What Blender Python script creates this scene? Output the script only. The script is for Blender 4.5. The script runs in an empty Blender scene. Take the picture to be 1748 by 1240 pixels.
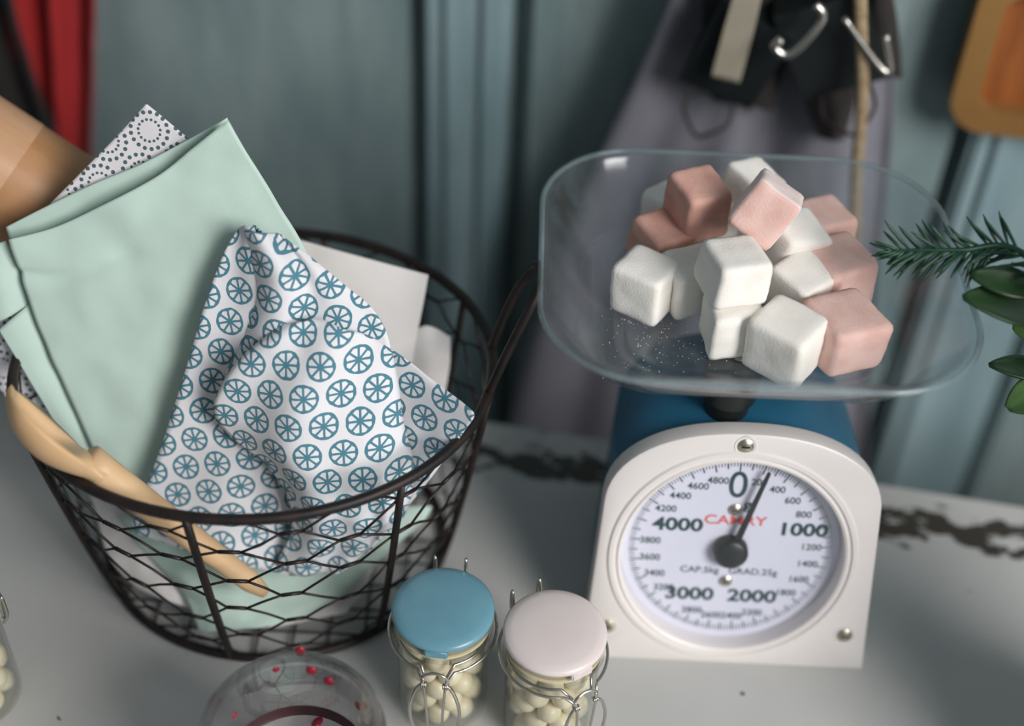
import bpy, bmesh, math, random
from mathutils import Vector, Matrix, noise
random.seed(7)
sc = bpy.context.scene
col = sc.collection
PI = math.pi
def V(*a): return Vector(a)

# ------------------------------------------------------------------ camera
F, PITCH, ROLL, HC = 2400.0, math.radians(43), math.radians(2.6), 0.719
CAM = V(0, 0, HC)
FWD = V(0, math.cos(PITCH), -math.sin(PITCH))
_r0, _d0 = V(1, 0, 0), V(0, -math.sin(PITCH), -math.cos(PITCH))
RGT = math.cos(ROLL)*_r0 - math.sin(ROLL)*_d0
DWN = math.sin(ROLL)*_r0 + math.cos(ROLL)*_d0
cd = bpy.data.cameras.new('camera')
cam = bpy.data.objects.new('camera', cd); col.objects.link(cam)
cam.matrix_world = Matrix.Translation(CAM) @ Matrix((RGT, -DWN, -FWD)).transposed().to_4x4()
cd.sensor_width = 36; cd.lens = F/1748*36
cd.clip_start = .02; cd.clip_end = 50
cd.dof.use_dof = True; cd.dof.focus_distance = .772; cd.dof.aperture_fstop = 1.9
sc.camera = cam

# ------------------------------------------------------------------ light
w = bpy.data.worlds.new('world'); sc.world = w; w.use_nodes = True
w.node_tree.nodes['Background'].inputs[0].default_value = (.80, .92, 1.0, 1)
w.node_tree.nodes['Background'].inputs[1].default_value = .19
def area(name, loc, target, sx, sy, power, colr):
    l = bpy.data.lights.new(name, 'AREA'); l.shape = 'RECTANGLE'; l.size = sx; l.size_y = sy
    l.energy = power; l.color = colr
    o = bpy.data.objects.new(name, l); col.objects.link(o); o.location = loc
    o.rotation_euler = (Vector(target)-Vector(loc)).to_track_quat('-Z', 'Y').to_euler()
    return o
area('window_daylight', (1.30, -.80, 1.25), (.05, .6, .1), .9, 1.1, 53, (1, .97, .95))
vs = sc.view_settings
vs.view_transform = 'Standard'; vs.look = 'None'; vs.gamma = 1; vs.use_curve_mapping = False
vs.exposure = 0.0

# ------------------------------------------------------------------ pixel helpers (direction only; distance from the surface touched)
def ray(px, py): return FWD + RGT*((px-874)/F) + DWN*((py-620)/F)
def atz(px, py, z):
    v = ray(px, py); return CAM + v*((z-HC)/v.z)
def aty(px, py, y):
    v = ray(px, py); return CAM + v*(y/v.y)
def onplane(px, py, P, N):
    v = ray(px, py); return CAM + v*((P-CAM).dot(N)/v.dot(N))

# ------------------------------------------------------------------ node helpers
class X:
    def __init__(s, nt, sk): s.nt, s.sk = nt, sk
    def op(s, o, b=None, c=None):
        n = s.nt.nodes.new('ShaderNodeMath'); n.operation = o
        for i, v in enumerate((s, b, c)):
            if v is None: continue
            if isinstance(v, X): s.nt.links.new(v.sk, n.inputs[i])
            else: n.inputs[i].default_value = v
        return X(s.nt, n.outputs[0])
    def __add__(s, b): return s.op('ADD', b)
    def __sub__(s, b): return s.op('SUBTRACT', b)
    def __mul__(s, b): return s.op('MULTIPLY', b)
    def __truediv__(s, b): return s.op('DIVIDE', b)
    def lt(s, b): return s.op('LESS_THAN', b)
    def gt(s, b): return s.op('GREATER_THAN', b)
    def fract(s): return s.op('FRACT')
    def abs(s): return s.op('ABSOLUTE')
    def min(s, b): return s.op('MINIMUM', b)
    def max(s, b): return s.op('MAXIMUM', b)
    def smooth(s, a, b):
        n = s.nt.nodes.new('ShaderNodeMapRange'); n.interpolation_type = 'SMOOTHSTEP'
        s.nt.links.new(s.sk, n.inputs[0]); n.inputs[1].default_value = a; n.inputs[2].default_value = b
        return X(s.nt, n.outputs[0])
def newmat(name):
    m = bpy.data.materials.new(name); m.use_nodes = True
    nt = m.node_tree; b = nt.nodes['Principled BSDF']
    return m, nt, b
def coord(nt, kind='Object', scale=(1, 1, 1)):
    n = nt.nodes.new('ShaderNodeTexCoord'); mp = nt.nodes.new('ShaderNodeMapping')
    nt.links.new(n.outputs[kind], mp.inputs[0]); mp.inputs['Scale'].default_value = scale
    return mp.outputs[0]
def noisetex(nt, vec, scale, detail=3, rough=.5):
    n = nt.nodes.new('ShaderNodeTexNoise'); nt.links.new(vec, n.inputs['Vector'])
    n.inputs['Scale'].default_value = scale; n.inputs['Detail'].default_value = detail
    n.inputs['Roughness'].default_value = rough
    return X(nt, n.outputs[0])
def mixc(nt, fac, a, b):
    n = nt.nodes.new('ShaderNodeMix'); n.data_type = 'RGBA'
    for i, v in ((0, fac), (6, a), (7, b)):
        if isinstance(v, X): nt.links.new(v.sk, n.inputs[i])
        elif isinstance(v, (tuple, list)): n.inputs[i].default_value = (*v[:3], 1)
        else: n.inputs[i].default_value = v
    return X(nt, n.outputs[2])
def setc(nt, b, x): nt.links.new(x.sk, b.inputs['Base Color'])
def bump(nt, b, x, strength, dist):
    n = nt.nodes.new('ShaderNodeBump'); n.inputs['Strength'].default_value = strength
    n.inputs['Distance'].default_value = dist
    nt.links.new(x.sk, n.inputs['Height']); nt.links.new(n.outputs[0], b.inputs['Normal'])
def plain(name, c, rough=.5, metal=0, c2=None, nscale=30, bmp=0, bscale=400, bdist=.0005, sheen=0, sc3=(1, 1, 1)):
    m, nt, b = newmat(name)
    b.inputs['Roughness'].default_value = rough; b.inputs['Metallic'].default_value = metal
    v = coord(nt, 'Object', sc3)
    c2 = c2 or tuple(k*.88 for k in c)
    setc(nt, b, mixc(nt, noisetex(nt, v, nscale, 4).smooth(.35, .68), c, c2))
    if bmp: bump(nt, b, noisetex(nt, v, bscale, 3), bmp, bdist)
    if sheen: b.inputs['Sheen Weight'].default_value = sheen
    return m
def clear(name, tint, gloss_rough, haze, hazecol, refl=.75, ior=1.45):
    """clear plastic / thin glass wall: see-through with fresnel gloss and a little haze"""
    m, nt, b = newmat(name); nt.nodes.remove(b)
    out = nt.nodes['Material Output']
    tr = nt.nodes.new('ShaderNodeBsdfTransparent'); tr.inputs[0].default_value = (*tint, 1)
    df = nt.nodes.new('ShaderNodeBsdfDiffuse'); df.inputs[0].default_value = (*hazecol, 1)
    gl = nt.nodes.new('ShaderNodeBsdfGlossy'); gl.inputs['Roughness'].default_value = gloss_rough
    lw = nt.nodes.new('ShaderNodeLayerWeight'); lw.inputs[0].default_value = .5
    f0 = ((ior-1)/(ior+1))**2
    fx = X(nt, lw.outputs['Facing']).op('POWER', 4.0)*refl + f0
    m1 = nt.nodes.new('ShaderNodeMixShader'); m2 = nt.nodes.new('ShaderNodeMixShader')
    nz = noisetex(nt, coord(nt), 22, 4, .6).smooth(.25, .8)*(haze*1.2) + haze*.4
    nt.links.new(nz.sk, m1.inputs[0])
    nt.links.new(tr.outputs[0], m1.inputs[1]); nt.links.new(df.outputs[0], m1.inputs[2])
    nt.links.new(fx.sk, m2.inputs[0]); nt.links.new(m1.outputs[0], m2.inputs[1]); nt.links.new(gl.outputs[0], m2.inputs[2])
    nt.links.new(m2.outputs[0], out.inputs[0])
    return m
def fabric(name, base, kind=None, ink=None, pitch=.022, rot=0):
    m, nt, b = newmat(name)
    b.inputs['Roughness'].default_value = .85; b.inputs['Sheen Weight'].default_value = .15
    n = nt.nodes.new('ShaderNodeUVMap'); sp = nt.nodes.new('ShaderNodeSeparateXYZ')
    nt.links.new(n.outputs[0], sp.inputs[0])
    u, v = X(nt, sp.outputs[0]), X(nt, sp.outputs[1])
    ov = coord(nt)
    basex = mixc(nt, noisetex(nt, ov, 25, 4).smooth(.3, .7), base, tuple(k*.93 for k in base))
    if kind:
        x, y = u/pitch, v/pitch
        q = 1.7320508
        ax = x.fract()-.5; ay = (y/q).fract()*q-q/2
        bx = (x+.5).fract()-.5; by = (y/q+.5).fract()*q-q/2
        la = (ax*ax+ay*ay).op('SQRT'); lb = (bx*bx+by*by).op('SQRT')
        s = la.lt(lb)
        cx = ax*s + bx*(s.op('SUBTRACT', 1.0)*-1.0); cy = ay*s + by*(s.op('SUBTRACT', 1.0)*-1.0)
        r = la.min(lb); a = cy.op('ARCTAN2', cx)/(2*PI) + .5
        if kind == 'citrus':
            wob = noisetex(nt, ov, 260, 2)*.05
            wd = ((a*8).fract()-.5).abs()                    # 0.5 on the spoke, 0 mid petal
            spoke = r*((wd*-1.0+.5)*(2*PI/8)).op('SINE')
            petal = (r+wob+wd*.09).lt(.372) * r.gt(.085) * spoke.gt(wob*.4+.023)
            disc = (r+wob).lt(.435)
            ink_f = disc*(petal*-1.0+1.0)
        else:
            def ring(rad, n, rd):
                t = ((a*n).fract()-.5)*(2*PI/n)*rad
                dr = r-rad
                return (t*t+dr*dr).op('SQRT').lt(rd)
            ink_f = ring(.25, 15, .034).max(ring(.42, 17, .048)).max(r.lt(-1))
        c = mixc(nt, ink_f*.93, basex, ink)
        setc(nt, b, c)
    else: setc(nt, b, basex)
    wv = (u*(2*PI/.0006)).op('SINE')*(v*(2*PI/.0006)).op('SINE')
    bump(nt, b, wv*.15 + noisetex(nt, ov, 90, 4)*1.0, .25, .0012)
    return m

# ------------------------------------------------------------------ mesh helpers
def mesh_obj(name, verts, faces, mat, parent=None, smooth=True, uv=None):
    me = bpy.data.meshes.new(name); me.from_pydata([tuple(v) for v in verts], [], faces)
    me.update()
    if smooth: me.polygons.foreach_set('use_smooth', [True]*len(me.polygons))
    if uv:
        l = me.uv_layers.new(name='UVMap')
        for lp in me.loops: l.data[lp.index].uv = uv[lp.vertex_index]
    me.materials.append(mat)
    o = bpy.data.objects.new(name, me); col.objects.link(o)
    if parent: o.parent = parent
    return o
def bm_obj(name, bm, mat, parent=None, smooth=False):
    me = bpy.data.meshes.new(name); bmesh.ops.recalc_face_normals(bm, faces=bm.faces); bm.to_mesh(me); bm.free()
    if smooth: me.polygons.foreach_set('use_smooth', [True]*len(me.polygons))
    me.materials.append(mat)
    o = bpy.data.objects.new(name, me); col.objects.link(o)
    if parent: o.parent = parent
    return o
def empty(name, loc=(0, 0, 0), rz=0):
    o = bpy.data.objects.new(name, None); col.objects.link(o); o.location = loc; o.rotation_euler.z = rz
    o.empty_display_size = .01
    return o
def tag(o, label, cat, group=None, kind=None):
    o['label'] = label; o['category'] = cat
    if group: o['group'] = group
    if kind: o['kind'] = kind
    return o
def struct(o, label=None):
    o['kind'] = 'structure'
    if label: o['label'] = label; o['category'] = 'structure'
    return o
def sharp(o, ang=35):
    me = o.data
    me.polygons.foreach_set('use_smooth', [True]*len(me.polygons))
    bm = bmesh.new(); bm.from_mesh(me)
    for e in bm.edges:
        if len(e.link_faces) == 2 and e.calc_face_angle(0) > math.radians(ang): e.smooth = False
    bm.to_mesh(me); bm.free()
    return o
def bevel(o, wdt, seg=3):
    m = o.modifiers.new('bevel', 'BEVEL'); m.width = wdt; m.segments = seg; m.limit_method = 'ANGLE'; m.angle_limit = math.radians(40)
    return o
def box(name, c, s, mat, parent=None, bev=0, frame=None):
    bm = bmesh.new(); bmesh.ops.create_cube(bm, size=1)
    M = Matrix.Translation(c) @ Matrix.Diagonal((*s, 1))
    if frame is not None: M = frame @ M
    bmesh.ops.transform(bm, matrix=M, verts=bm.verts)
    if bev: bmesh.ops.bevel(bm, geom=list(bm.edges), offset=bev, segments=2, affect='EDGES')
    return bm_obj(name, bm, mat, parent)
def tube_data(pts, rad, seg=8, closed=False, base=0):
    pts = [Vector(p) for p in pts]; n = len(pts)
    rads = rad if isinstance(rad, (list, tuple)) else [rad]*n
    vs_, fs = [], []
    T = []
    for i in range(n):
        a = pts[(i-1) % n] if (closed or i) else pts[0]
        b = pts[(i+1) % n] if (closed or i < n-1) else pts[-1]
        t = (b-a); T.append(t.normalized() if t.length > 1e-9 else V(0, 0, 1))
    up = V(0, 0, 1) if abs(T[0].z) < .9 else V(1, 0, 0)
    nrm = T[0].cross(up).normalized()
    for i in range(n):
        nrm = (nrm - T[i]*nrm.dot(T[i]))
        nrm = nrm.normalized() if nrm.length > 1e-6 else T[i].orthogonal().normalized()
        bn = T[i].cross(nrm)
        for k in range(seg):
            a = 2*PI*k/seg
            vs_.append(pts[i] + (nrm*math.cos(a)+bn*math.sin(a))*rads[i])
    m = n if closed else n-1
    for i in range(m):
        j = (i+1) % n
        for k in range(seg):
            l = (k+1) % seg
            fs.append((base+i*seg+k, base+i*seg+l, base+j*seg+l, base+j*seg+k))
    if not closed:
        fs.append(tuple(base+k for k in reversed(range(seg))))
        fs.append(tuple(base+(n-1)*seg+k for k in range(seg)))
    return vs_, fs
def tube(name, pts, rad, mat, parent=None, seg=8, closed=False):
    v, f = tube_data(pts, rad, seg, closed); return mesh_obj(name, v, f, mat, parent)
def tubes(name, lists, rad, mat, parent=None, seg=5):
    v, f = [], []
    for p in lists:
        a, b = tube_data(p, rad, seg, False, len(v)); v += a; f += b
    return mesh_obj(name, v, f, mat, parent)
def spline(pts, n=8, closed=False):
    pts = [Vector(p) for p in pts]; out = []; m = len(pts)
    for i in range(m if closed else m-1):
        g = (lambda k: pts[k % m]) if closed else (lambda k: pts[max(0, min(m-1, k))])
        p0, p1, p2, p3 = g(i-1), g(i), g(i+1), g(i+2)
        for k in range(n):
            t = k/n
            out.append(.5*((2*p1)+(p2-p0)*t+(2*p0-5*p1+4*p2-p3)*t*t+(3*p1-p0-3*p2+p3)*t**3))
    if not closed: out.append(pts[-1])
    return out
def lathe(name, prof, mat, parent=None, seg=48, loc=(0, 0, 0), axis=None):
    vs_, fs = [], []; n = len(prof)
    for k in range(seg):
        a = 2*PI*k/seg
        for r, z in prof: vs_.append(V(r*math.cos(a), r*math.sin(a), z))
    for k in range(seg):
        l = (k+1) % seg
        for i in range(n-1): fs.append((k*n+i, l*n+i, l*n+i+1, k*n+i+1))
    bm = bmesh.new(); bv = [bm.verts.new(v) for v in vs_]
    for f in fs:
        try: bm.faces.new([bv[i] for i in f])
        except ValueError: pass
    bmesh.ops.remove_doubles(bm, verts=bm.verts, dist=1e-6)
    if axis is not None: bmesh.ops.transform(bm, matrix=axis, verts=bm.verts)
    bmesh.ops.translate(bm, vec=loc, verts=bm.verts)
    return sharp(bm_obj(name, bm, mat, parent, True), 50)
def prism(name, poly, t0, t1, mat, parent=None, frame=None, bev=0):
    """2D outline (x,y) extruded between t0 and t1 along local z"""
    bm = bmesh.new(); f = bm.faces.new([bm.verts.new((x, y, t0)) for x, y in poly])
    r = bmesh.ops.extrude_face_region(bm, geom=[f])
    bmesh.ops.translate(bm, vec=(0, 0, t1-t0), verts=[g for g in r['geom'] if isinstance(g, bmesh.types.BMVert)])
    if bev:
        bmesh.ops.recalc_face_normals(bm, faces=bm.faces)
        es = [e for e in bm.edges if len(e.link_faces) == 2 and e.calc_face_angle(0) > math.radians(50)]
        bmesh.ops.bevel(bm, geom=es, offset=bev, segments=3, affect='EDGES')
    if frame is not None: bmesh.ops.transform(bm, matrix=frame, verts=bm.verts)
    return sharp(bm_obj(name, bm, mat, parent), 40)
def basis(o, x, y, z):
    m = Matrix((x, y, z)).transposed().to_4x4(); m.translation = o; return m

# ------------------------------------------------------------------ cloth sheets
def sheet(name, rows, P, N, mat, parent=None, rot=0, wr=.0015, wf=30, res=7, thick=.0009, seed=0, uvo=(0, 0), extra=None):
    """rows of (px, py, offset towards viewer) laid on a leaning plane (P, N)"""
    N = Vector(N).normalized(); P = Vector(P)
    if N.dot(FWD) > 0: N = -N
    e1 = V(0, 0, 1).cross(N).normalized()
    if e1.x < 0: e1 = -e1
    e2 = N.cross(e1)
    if e2.z < 0: e2 = -e2
    G = []
    for r in rows:
        G.append([onplane(p[0], p[1], P + N*(p[2] if len(p) > 2 else 0), N) for p in r])
    G2 = [spline(r, res) for r in G]
    cols = list(zip(*G2)); cols = [spline(c, res) for c in cols]
    nv, nu = len(cols[0]), len(cols)
    cr, sr = math.cos(rot), math.sin(rot)
    verts, uvs = [], []
    for i in range(nu):
        s_acc = None
        for j in range(nv):
            p = cols[i][j]
            d = p-P; a, b = d.dot(e1), d.dot(e2)
            uvs.append((a*cr-b*sr+uvo[0], a*sr+b*cr+uvo[1]))
            q = V(a*wf, b*wf, seed*7.3)
            h = wr*(noise.noise(q)*1.0 + .5*noise.noise(q*2.3))
            if extra: h += extra(a, b, i/(nu-1), j/(nv-1))
            verts.append(p + N*h)
    faces = [(i*nv+j, (i+1)*nv+j, (i+1)*nv+j+1, i*nv+j+1) for i in range(nu-1) for j in range(nv-1)]
    o = mesh_obj(name, verts, faces, mat, parent, True, uvs)
    m = o.modifiers.new('thickness', 'SOLIDIFY'); m.thickness = thick; m.offset = 0
    return o
def lerprows(L, R, n, bulge=0):
    """rows from matching left / right edge points, n columns"""
    out = []
    for l, r in zip(L, R):
        lo = l[2] if len(l) > 2 else 0; ro = r[2] if len(r) > 2 else 0
        out.append([(l[0]+(r[0]-l[0])*k/(n-1), l[1]+(r[1]-l[1])*k/(n-1), lo+(ro-lo)*k/(n-1)+bulge*math.sin(PI*k/(n-1))) for k in range(n)])
    return out

# ------------------------------------------------------------------ materials
M = {}
M['white_plastic'] = plain('white_plastic', (.76, .72, .70), .35, c2=(.73, .69, .67), nscale=12)
M['blue_enamel'] = plain('blue_enamel', (.018, .13, .23), .35, c2=(.015, .11, .20), nscale=14)
M['black_plastic'] = plain('black_plastic', (.012, .016, .017), .4)
M['dial_card'] = plain('dial_card', (.72, .73, .82), .45, c2=(.70, .71, .80))
M['ink'] = plain('dial_ink', (.008, .05, .055), .6)
M['red_ink'] = plain('red_ink', (.75, .12, .10), .6)
M['steel'] = plain('steel', (.62, .60, .56), .25, 1)
M['brass_screw'] = plain('screw_steel', (.60, .55, .45), .3, 1)
M['iron'] = plain('dark_iron_wire', (.014, .012, .012), .5, .4, c2=(.03, .02, .017), nscale=60)
M['spoon_wood'] = plain('spoon_wood', (.72, .50, .29), .5, c2=(.62, .39, .20), nscale=9, bmp=.15, bscale=60, sc3=(1, 1, 1))
M['marsh_white'] = plain('marshmallow_white', (.90, .87, .82), .8, c2=(.86, .82, .75), nscale=60, bmp=.35, bscale=700, bdist=.0006)
M['marsh_pink'] = plain('marshmallow_pink', (.82, .56, .50), .8, c2=(.76, .47, .41), nscale=70, bmp=.4, bscale=700, bdist=.0006)
M['marsh_rose'] = plain('marshmallow_rose', (.70, .40, .33), .8, c2=(.60, .31, .25), nscale=70, bmp=.4, bscale=700, bdist=.0006)
M['marsh_pale'] = plain('marshmallow_pale_pink', (.86, .72, .69), .8, c2=(.83, .67, .64), nscale=60, bmp=.35, bscale=700, bdist=.0006)
M['lid_blue'] = plain('lid_blue', (.15, .33, .41), .28, c2=(.135, .30, .38), nscale=40)
M['lid_cream'] = plain('lid_cream', (.74, .66, .64), .35, c2=(.71, .63, .61), nscale=40)
M['candy'] = plain('candy_cream', (.93, .83, .64), .35, c2=(.90, .78, .56), nscale=50)
M['gasket'] = plain('rubber_gasket', (.70, .60, .40), .6)
M['tray'] = clear('clear_plastic', (.90, .93, .94), .10, .050, (.55, .61, .63), .55)
M['glass'] = clear('jar_glass', (.95, .96, .94), .03, .02, (.7, .75, .72), .75, 1.5)
M['mint'] = fabric('mint_cotton', (.56, .72, .64))
M['white_cloth'] = fabric('white_cotton', (.80, .76, .74))
M['citrus'] = fabric('citrus_print_cotton', (.80, .79, .82), 'citrus', (.016, .175, .245), .0190)
M['dots'] = fabric('dot_ring_cotton', (.80, .76, .78), 'dots', (.010, .085, .10), .0245)
M['grey_linen'] = fabric('grey_linen', (.20, .20, .235))
M['red_cloth'] = fabric('red_cotton', (.36, .010, .012))
M['black_cloth'] = fabric('black_cotton', (.012, .008, .008))
M['jute'] = plain('jute', (.38, .29, .18), .9, c2=(.25, .18, .1), nscale=200)
M['leaf'] = plain('leaf_green', (.026, .070, .022), .35, c2=(.016, .05, .018), nscale=30)
M['leaf_light'] = plain('leaf_light', (.13, .25, .07), .45, c2=(.07, .16, .045), nscale=30)
M['needle'] = plain('fir_needle', (.012, .055, .035), .4, c2=(.02, .08, .04), nscale=60)
M['bark'] = plain('twig_bark', (.10, .06, .03), .8)
M['jam'] = plain('red_jam', (.30, .012, .03), .25)
M['board_orange'] = plain('board_orange', (.31, .095, .016), .5, c2=(.22, .06, .011), nscale=9, sc3=(6, 1, 1))
M['board_rim'] = plain('board_rim', (.29, .155, .045), .5, c2=(.23, .115, .033), nscale=9)

def pinwood():
    m, nt, b = newmat('rolling_pin_wood'); b.inputs['Roughness'].default_value = .45
    v = coord(nt, 'Object', (1, 1, .12))
    g = noisetex(nt, v, 70, 5, .6).smooth(.3, .7)
    setc(nt, b, mixc(nt, g, (.60, .36, .21), (.52, .29, .155)))
    return m
M['pin_wood'] = pinwood()
M['pin_band'] = plain('pin_band', (.46, .24, .11), .5, c2=(.38, .18, .075), nscale=60, sc3=(1, 1, .2))

def wallpaint(name, a, b_, stretch):
    m, nt, b = newmat(name); b.inputs['Roughness'].default_value = .5
    v = coord(nt, 'Object', stretch)
    n1 = noisetex(nt, v, 7, 5, .6).smooth(.3, .7)
    n2 = noisetex(nt, coord(nt, 'Object', (30, 1, 2)), 3, 4, .6).smooth(.52, .72)
    c = mixc(nt, n1, a, b_)
    c = mixc(nt, n2*.45, c, tuple(k*.55 for k in a))
    setc(nt, b, c); bump(nt, b, n1+n2, .3, .002)
    return m
M['wall'] = wallpaint('teal_wall_paint', (.28, .36, .36), (.18, .255, .265), (2.5, 1, .7))
M['wall2'] = wallpaint('teal_stile_paint', (.33, .45, .48), (.21, .31, .335), (4, 1, .5))
def tablepaint():
    m, nt, b = newmat('white_chipped_paint'); b.inputs['Roughness'].default_value = .42
    v = coord(nt)
    sp = nt.nodes.new('ShaderNodeSeparateXYZ'); nt.links.new(v, sp.inputs[0])
    x, y = X(nt, sp.outputs[0]), X(nt, sp.outputs[1])
    base = mixc(nt, noisetex(nt, v, 9, 4).smooth(.3, .7), (.50, .50, .485), (.455, .46, .45))
    d = y                                                   # local y = 0 on the back edge, negative on the table
    near = d.smooth(-.066, -.042)*(d.smooth(-.030, -.008)*-.75+1.0)
    n = noisetex(nt, coord(nt, 'Object', (.6, 1.2, 1)), 55, 6, .64)
    chip = (n + near*.285).smooth(.725, .765)
    vo = nt.nodes.new('ShaderNodeTexVoronoi'); nt.links.new(v, vo.inputs['Vector']); vo.inputs['Scale'].default_value = 24
    sel = noisetex(nt, v, 17, 1).gt(.58)
    speck = X(nt, vo.outputs['Distance']).lt(.055)*sel
    c = mixc(nt, chip, base, (.035, .032, .025))
    c = mixc(nt, speck*.8, c, (.06, .05, .04))
    setc(nt, b, c); bump(nt, b, chip*-1.0, .6, .0012)
    return m
M['table'] = tablepaint()
M['floor'] = plain('floor_wood', (.12, .10, .08), .6)

# ------------------------------------------------------------------ setting: wall, floor
WN = V(.147, 1, 0).normalized(); WP = V(0, .95, 0)
WX = V(WN.y, -WN.x, 0)                                      # along the wall
WF = basis(WP, WX, WN, V(0, 0, 1))                          # local x along, y into the wall, z up
def wall_s(px, py=100): return (onplane(px, py, WP, WN)-WP).dot(WX)
fl = box('floor', (0, .3, -.775), (4, 3.4, .05), M['floor']); struct(fl)
wb = box('wall_back', (0, .045, .1), (3.0, .03, 1.7), M['wall'], None, 0, WF); struct(wb)
def wallpiece(name, s0, s1, y0, y1, mat, z0=-.75, z1=.95, bev=.003):
    return box(name, ((s0+s1)/2, (y0+y1)/2, (z0+z1)/2), (s1-s0, y1-y0, z1-z0), mat, wb, bev, WF)
sA, sB, sC, sD = wall_s(-420), wall_s(702), wall_s(724), wall_s(868)
sE, sF, sG = wall_s(900), wall_s(1650, 260), wall_s(1850, 260)
wallpiece('panel_board', -1.3, sA, .006, .03, M['wall'])
wallpiece('panel_board', sA+.008, sB, .006, .03, M['wall'])
wallpiece('stile', sC, sD, -.008, .03, M['wall2'], bev=.005)
mo = wallpiece('moulding', sC+.018, sC+.030, -.013, -.008, M['wall2'], bev=.002)
mo = wallpiece('moulding', sD-.020, sD-.012, -.013, -.008, M['wall2'], bev=.002)
wid = (sF-.012-sE)/2
wallpiece('panel_board', sE, sE+wid-.003, .006, .03, M['wall'])
wallpiece('panel_board', sE+wid+.003, sF-.012, .006, .03, M['wall'])
wallpiece('stile', sF, sG, -.008, .03, M['wall2'], bev=.005)
wallpiece('moulding', sF+.016, sF+.026, -.013, -.008, M['wall2'], bev=.002)
wallpiece('panel_board', sG+.012, 1.3, .006, .03, M['wall'])
RAILZ = .30
rail = tag(box('peg_rail', (0, -.013, RAILZ), (1.9, .008, .06), M['wall2'], None, .002, WF), 'long teal peg rail fixed across the panelled wall', 'rail')
pegs = []
def peg(s, ln=.06):
    p = WF @ V(s, -.017, RAILZ)
    d = -WN
    v, f = tube_data([p, p+d*ln*.9, p+d*ln], [.006, .006, .008], 12)
    o = mesh_obj('peg', v, f, M['spoon_wood'], rail); pegs.append(p+d*ln*.7); return p+d*ln*.7

# ------------------------------------------------------------------ table
TA, TB = atz(830, 716, 0), atz(1748, 862, 0); TA.z = TB.z = 0
tx = (TB-TA).normalized(); ty = V(0, 0, 1).cross(tx)
tob = empty('table', TA); tag(tob, 'white painted wooden table with chipped back edge', 'table')
tob.rotation_euler.z = math.atan2(tx.y, tx.x)
top = box('table_top', (.15, -.45, -.02), (1.5, .90, .04), M['table'], tob, .003)
for sx in (-.55, .85):
    for sy in (-.86, -.05):
        box('leg', (sx, sy, -.395), (.05, .05, .71), M['table'], tob, .004)
box('apron', (.15, -.05, -.08), (1.35, .02, .08), M['table'], tob, .002)

# ------------------------------------------------------------------ kitchen scale
LEAN = math.radians(16)
SO = (atz(993, 1125, 0)+atz(1470, 1142, 0))/2
scale = empty('kitchen_scale', SO); tag(scale, 'blue kitchen scale with white front plate and round gram dial', 'scale')
SF = basis(V(0, 0, 0), V(1, 0, 0), V(0, math.sin(LEAN), math.cos(LEAN)), V(0, -math.cos(LEAN), math.sin(LEAN)))   # x right, y up the plate, z out of it
SFw = Matrix.Translation(SO) @ SF
def plate_xy(px, py):
    p = onplane(px, py, SO, SFw.to_3x3() @ V(0, 0, 1)); q = SFw.inverted() @ p; return q.x, q.y
HB, HT, SH = .0865, .0805, .110
TOPY = plate_xy(1257, 741)[1]
def plate_outline(sc_=1.0, n=28):
    p = [(-HB, 0), (HB, 0)]
    hy = TOPY-SH
    for k in range(n+1):
        a = PI*k/n
        ca, sa = math.cos(a), math.sin(a)
        e = 2/2.25
        p.append((HT*math.copysign(abs(ca)**e, ca), SH+hy*abs(sa)**e))
    return p
cx, cy = plate_xy(1250, 955); DR = .0655
def plate_with_hole(name, outline, c, r, t0, t1, mat, parent, frame, n=96):
    bm = bmesh.new()
    # resample outline by angle about c
    oo = []
    for k in range(n):
        a = 2*PI*k/n; d = (math.cos(a), math.sin(a)); best = None
        for i in range(len(outline)):
            x1, y1 = outline[i]; x2, y2 = outline[(i+1) % len(outline)]
            ex, ey = x2-x1, y2-y1; den = d[0]*ey-d[1]*ex
            if abs(den) < 1e-12: continue
            t = ((x1-c[0])*ey-(y1-c[1])*ex)/den; u = ((x1-c[0])*d[1]-(y1-c[1])*d[0])/den
            if t > 0 and -1e-6 <= u <= 1+1e-6: best = t if best is None else max(best, t)
        oo.append((c[0]+d[0]*best, c[1]+d[1]*best))
    # keep corners crisp
    for cxy in outline[:2]:
        i = min(range(n), key=lambda k: (oo[k][0]-cxy[0])**2+(oo[k][1]-cxy[1])**2); oo[i] = cxy
    def loop(f, z): return [bm.verts.new((*f(k), z)) for k in range(n)]
    ci = lambda rr: (lambda k: (c[0]+rr*math.cos(2*PI*k/n), c[1]+rr*math.sin(2*PI*k/n)))
    ins = lambda s: (lambda k: (oo[k][0]+(c[0]-oo[k][0])*s, oo[k][1]+(c[1]-oo[k][1])*s))
    L = [loop(ins(0), t0), loop(ins(0), t1-.0022), loop(ins(.006), t1-.0008), loop(ins(.022), t1),
         loop(ci(r+.0085), t1), loop(ci(r+.0072), t1+.0012), loop(ci(r+.0048), t1+.0012), loop(ci(r+.0040), t1-.0004),
         loop(ci(r+.0030), t1-.0004), loop(ci(r+.0018), t1+.0008), loop(ci(r+.0004), t1), loop(ci(r), t1-.002), loop(ci(r), t0)]
    for a, b in zip(L, L[1:]+L[:1]):
        for k in range(n):
            l = (k+1) % n; bm.faces.new((a[k], a[l], b[l], b[k]))
    bmesh.ops.transform(bm, matrix=frame, verts=bm.verts)
    return sharp(bm_obj(name, bm, mat, parent), 38)
plate_with_hole('front_plate', plate_outline(), (cx, cy), DR, -.014, 0, M['white_plastic'], scale, SF)
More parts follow.
